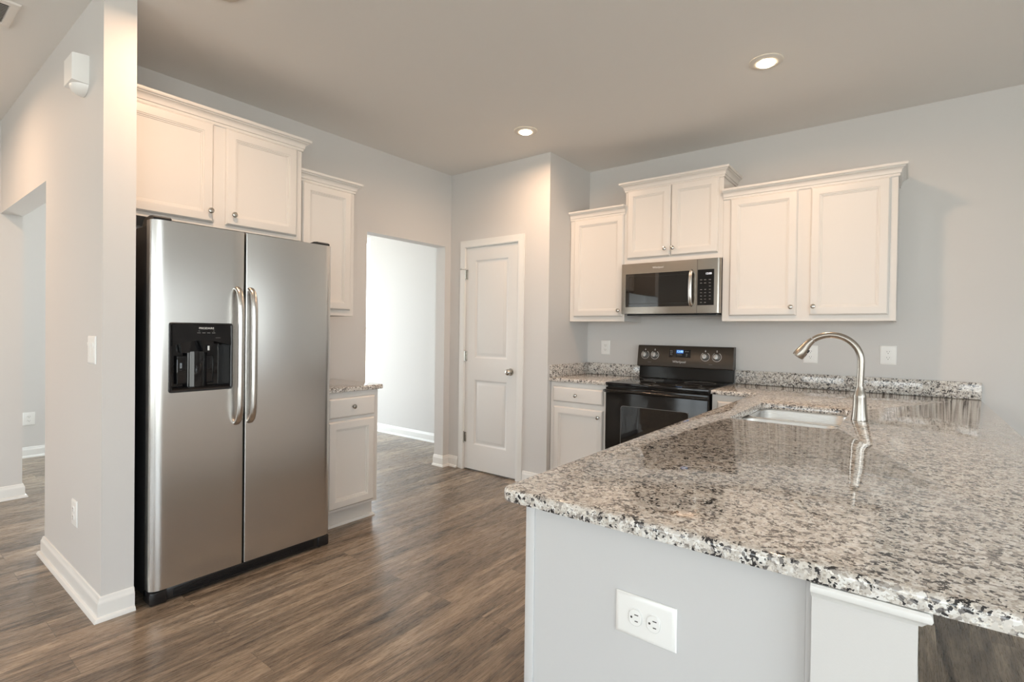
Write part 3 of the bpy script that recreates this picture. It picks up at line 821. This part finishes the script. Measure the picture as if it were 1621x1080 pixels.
# ------------------------------------------------------------------ range
def stove():
    X0 = 1.6595; W = .772
    t = thing('range', 'black electric range with glass cooktop between two granite counters', 'range', (X0, 0, 0))
    c = MB(); c.box(.004, W-.004, -.625, -.012, .03, .893)
    obj('body', c, 'range_black', t)
    k = MB(); k.box(.0, W, -.660, -.055, .8935, .9150, .005, 3)
    ck = obj('cooktop', k, 'black_gloss', t)
    for x, y, r in ((.20, -.47, .115), (.57, -.47, .09), (.20, -.21, .08), (.57, -.21, .115)):
        obj('burner_ring', MB().lathe([(r, 0), (r, .0003), (r-.003, .0003), (r-.003, 0)], (x, y, .9151), 'z', 40, False, False), 'print_grey', ck)
    d = MB(); d.box(.004, W-.004, -.664, -.628, .285, .880, .006, 3)
    dr = obj('oven_door', d, 'range_black', t)
    obj('window', MB().box(.135, W-.135, -.6652, -.6640, .40, .745), 'dark_glass', dr)
    wf = MB().loft([[(p[0], y, p[1]) for p in rrect(.135-i, W-.135+i, .40-i, .745+i, .02, 4)] for i, y in ((0, -.6640), (0, -.6658), (.003, -.6658), (.003, -.6640))], False, False)
    obj('window_border', wf, 'print_grey', dr)
    pts = [(.012, -.664, .852), (.014, -.690, .854), (.03, -.702, .856), (.10, -.706, .857), (W/2, -.708, .858), (W-.10, -.706, .857), (W-.03, -.702, .856), (W-.014, -.690, .854), (W-.012, -.664, .852)]
    obj('handle', MB().tube(pts, .0165, 14, ell=(1.0, .75), ref=(0, 0, 1)), 'range_black', dr)
    s = MB(); s.box(.004, W-.004, -.660, -.628, .075, .275, .006, 3)
    obj('storage_drawer', s, 'range_black', t)
    kb = MB(); kb.box(.02, W-.02, -.60, -.05, 0.0005, .0295)
    obj('base', kb, 'black_matte', t)
    # back guard
    g = MB().prism([(-.002, .9155), (-.056, .9155), (-.056, .925), (-.050, 1.012), (-.002, 1.02)], 'x', .008, W-.008)
    obj('lower_backguard', g, 'range_black', t)
    yb_, yt = -.086, -.062
    cp = MB()
    pf = [(-.002, 1.0205), (-.060, 1.0135), (-.080, 1.014), (yb_, 1.022), (yt, 1.180), (yt+.006, 1.188), (yt+.014, 1.190), (-.002, 1.190)]
    cp.prism(pf, 'x', 0, W)
    g = obj('control_panel', cp, 'range_panel', t)
    yof = lambda z: yb_+(yt-yb_)*(z-1.022)/.158
    tilt = 90-math.degrees(math.atan2(yt-yb_, .158))
    def on_panel(x, z, name, mb, mat, parent):
        M = Matrix.Translation((x, yof(z), z)) @ Matrix.Rotation(-math.atan2(yt-yb_, .158), 4, 'X')
        return obj(name, mb.xform(M), mat, parent)
    for i, (x, z) in enumerate(((.066, 1.110), (.150, 1.110), (.562, 1.110), (.650, 1.110))):
        kn = MB().lathe([(.0255, 0), (.0255, -.004), (.022, -.008), (.0205, -.026), (.018, -.029), (0, -.0295)], (0, 0, -.0005), 'y', 28, True, False)
        kn.box(-.0045, .0045, -.036, -.028, -.020, .020, .002, 2)
        ko = on_panel(x, z, 'knob', kn, 'knob_silver', t)
        rg = MB()
        pts = [(.034*math.cos(R(a)), -.0006, .034*math.sin(R(a))) for a in range(120, 421, 10)]
        rg.tube(pts, .0016, 6, ref=(0, 1, 0))
        rg.box(-.004, .004, -.0012, .0, .039, .0455); rg.box(-.003, .003, -.0012, .0, .049, .0525)
        on_panel(x, z, 'dial_marks', rg, 'print_silver', t)
    m = MB(); m.box(-.088, .088, -.0012, .001, -.032, .032, .0005, 1)
    dpn = on_panel(.358, 1.128, 'clock_panel', m, 'black_gloss', t)
    m = MB(); m.box(-.027, .030, -.0022, -.0013, .002, .030)
    on_panel(.358, 1.128, 'clock_display', m, 'display_blue', dpn)
    text('clock_digits', '12:00', .024, (.360, yof(1.1445)-.0030, 1.1445), 'digits_blue', dpn, rx=tilt)
    bl = [(a-.005, a+.005, b-.004, b+.004) for a, b in ((.050, .018), (.066, .018), (.058, -.004), (.058, -.016))] + [(-.02, .02, -.012, -.0075)]
    bl += [(-.078+.011*q, -.070+.011*q, .016-.014*k_, .024-.014*k_) for k_ in range(3) for q in range(2)]
    for a in bl: on_panel(.358, 1.128, 'button_mark', MB().box(a[0], a[1], -.0020, -.0012, a[2], a[3]), 'print_grey', dpn)
    text('brand_lettering', 'Whirlpool', .026, (.358, yof(1.061)-.0006, 1.061), 'print_silver', t, rx=tilt)
    m = MB(); m.box(-.014, .014, -.001, .0002, -.0015, .0015); on_panel(.108, 1.050, 'panel_mark', m, 'print_grey', t)
    m = MB(); m.box(-.014, .014, -.001, .0002, -.0015, .0015); on_panel(.606, 1.050, 'panel_mark', m, 'print_grey', t)
stove()

# ------------------------------------------------------------------ electrical
def duplex_parts(t, horizontal=False, w=.090, h=.126):
    rot = Matrix.Rotation(R(90), 4, 'Y') if horizontal else Matrix.Identity(4)
    p = MB().loft([ring(-w/2, w/2, -h/2, h/2, i, y) for i, y in ((0, 0), (0, -.002), (.002, -.004), (.007, -.006), (.010, -.0063))], True, True).xform(rot)
    pl = obj('cover_plate', p, 'plastic_white', t)
    for s in (1, -1):
        zc = s*.0195
        out = [(q[0], q[1]) for q in rrect(-.0172, .0172, -.0143, .0143, .0135, 5)]
        rcv = MB().loft([[(q[0]*f, y, q[1]*f+zc) for q in out] for f, y in ((1.10, -.0058), (1.10, -.0072), (1.03, -.0072), (1.02, -.0060), (.98, -.0060), (.96, -.0084), (.92, -.0090))], False, True).xform(rot)
        rc = obj('receptacle', rcv, 'plastic_white', t)
        sl = MB()
        sl.box(-.0075, -.0055, -.0093, -.0088, zc-.001, zc+.0075); sl.box(.0055, .0075, -.0093, -.0088, zc-.0002, zc+.0068)
        sl.lathe([(.0024, -.0093), (.0024, -.0088)], (0, 0, zc-.0075), 'y', 10)
        obj('slot', sl.xform(rot), 'plastic_slot', rc)
    obj('screw', MB().lathe([(.0032, -.0062), (.003, -.0072), (0, -.0075)], (0, 0, 0), 'y', 12, True, False), 'plastic_white', t)
OG = 'white duplex outlets'
def outlet(label, loc, rotz):
    t = thing('wall_outlet', label, 'outlet', loc, rotz); duplex_parts(t); return t
o1 = outlet('white duplex outlet on the wall left of the black range', (1.316, -.0005, 1.157), 0)
dup(o1, (2.934, -.0005, 1.155), 0, 'white duplex outlet partly hidden behind the faucet head')
dup(o1, (3.380, -.0005, 1.166), 0, 'white duplex outlet on the wall right of the faucet')
dup(o1, (-3.2995, -3.106, .377), 90, 'white duplex outlet low on the far hallway wall, seen through the left opening')
dup(o1, (.280, WY-.0005, .376), 0, 'white duplex outlet low on the wing wall, below the light switch')
t = thing('wall_outlet', 'large white outlet mounted sideways on the peninsula end panel', 'outlet', (3.0695, -3.1901, .7015), 0)
duplex_parts(t, True, .087, .130)
t = thing('light_switch', 'white two-gang rocker light switch on the wing wall beside refrigerator', 'switch', (.560, WY-.0005, 1.180))
p = MB().loft([ring(-.057, .057, -.063, .063, i, y) for i, y in ((0, 0), (0, -.002), (.002, -.004), (.006, -.006), (.009, -.0063))], True, True)
obj('cover_plate', p, 'plastic_white', t)
for sx in (-.023, .023):
    r = MB().prism([(-.0062, -.033), (-.0085, -.033), (-.0070, 0), (-.0115, .033), (-.0062, .033)], 'x', sx-.0165, sx+.0165)
    obj('rocker', r, 'plastic_white', t)

# door chime box high on the wing wall
t = thing('door_chime', 'white door chime box mounted high on the wing wall', 'chime', (.414, WY-.0005, 2.398))
m = MB()
pf = [(-.072, .0), (.072, .0), (.072, .13), (-.072, .13)]
m.loft([[(x_*1.0, 0, z_) for x_, z_ in pf], [(x_, -.010, z_) for x_, z_ in pf], [(x_*.97, -.058, z_*.93+.004) for x_, z_ in pf], [(x_*.93, -.062, z_*.90+.006) for x_, z_ in pf]])
obj('cover', m, 'plastic_white', t)
b = MB()
loops = []
for k in range(9):
    a = R(90*k/8); f = max(math.cos(a), .02)
    loops.append([(.066*f*math.cos(R(q)), -.0005-.056*(f**.8)*math.sin(R(q)), .0045-.042*math.sin(a)) for q in range(0, 181, 12)])
b.loft(loops)
obj('lower_grille', b, 'plastic_white', t)

# ceiling register
t = thing('ceiling_vent', 'white ceiling air register with slats, top left', 'vent', (.062, -3.86, H))
f = MB()
W2, D2 = .149, .166
f.loft([[(p[0], p[1], z) for p in [(-W2+i, -D2+i), (W2-i, -D2+i), (W2-i, D2-i), (-W2+i, D2-i)]] for i, z in ((0, -.0004), (0, -.003), (.006, -.009), (.034, -.010), (.036, -.006), (.036, -.0008))], False, False)
obj('frame', f, 'vent_metal', t)
for k in range(13):
    xx = -.106+.0177*k
    s = MB().prism([(xx-.0085, -.0035), (xx-.0075, -.0028), (xx+.0065, -.0088), (xx+.0055, -.0095)], 'y', -D2+.036, D2-.036)
    obj('slat', s, 'vent_metal', t)
obj('duct_shade', MB().box(-W2+.037, W2-.037, -D2+.037, D2-.037, -.0012, -.0004), 'vent_shadow', t)  # flat grey sheet, paints the shade of the duct behind the slats

# recessed lamps
def can_light(label, x, y, power=CAN_W, first=[None]):
    if first[0] is None:
        t = thing('recessed_light', label, 'ceiling light', (x, y, H))
        obj('trim_ring', MB().lathe([(.084, -.0004), (.084, -.004), (.080, -.007), (.060, -.0105), (.050, -.0115), (.047, -.0100), (.044, -.0085)], (0, 0, 0), 'z', 40, False, False), 'lamp_trim', t)
        obj('lens', MB().lathe([(.0455, -.0095), (.043, -.0150), (.036, -.0195), (.022, -.0218), (0, -.0225)], (0, 0, 0), 'z', 32, False, False), 'lamp_lens', t)
        first[0] = t
    else:
        t = dup(first[0], (x, y, H), 0, label)
    ld = bpy.data.lights.new('lamp_light', 'AREA')
    ld.shape = 'DISK'; ld.size = .084; ld.spread = R(168)
    ld.energy = power; ld.color = (1.0, .64, .41)
    lo = bpy.data.objects.new('lamp_light', ld); COL.objects.link(lo)
    lo.location = (x, y, H-.0245)
    return t
can_light('lit recessed ceiling light above the sink and right-hand cabinet', 2.850, -1.150)
can_light('lit recessed ceiling light near the pantry door corner', 1.225, -1.137)
can_light('lit recessed ceiling light over the floor in front of the refrigerator', 1.085, -3.19)
can_light('lit recessed ceiling light over the left entry area by the wing wall', -.75, -4.25, CAN_W*1.3)
can_light('added unseen recessed ceiling light over the left entry area, farther from the wing wall', -.70, -5.9, CAN_W*1.5)  # out of view, added to warm the wing wall
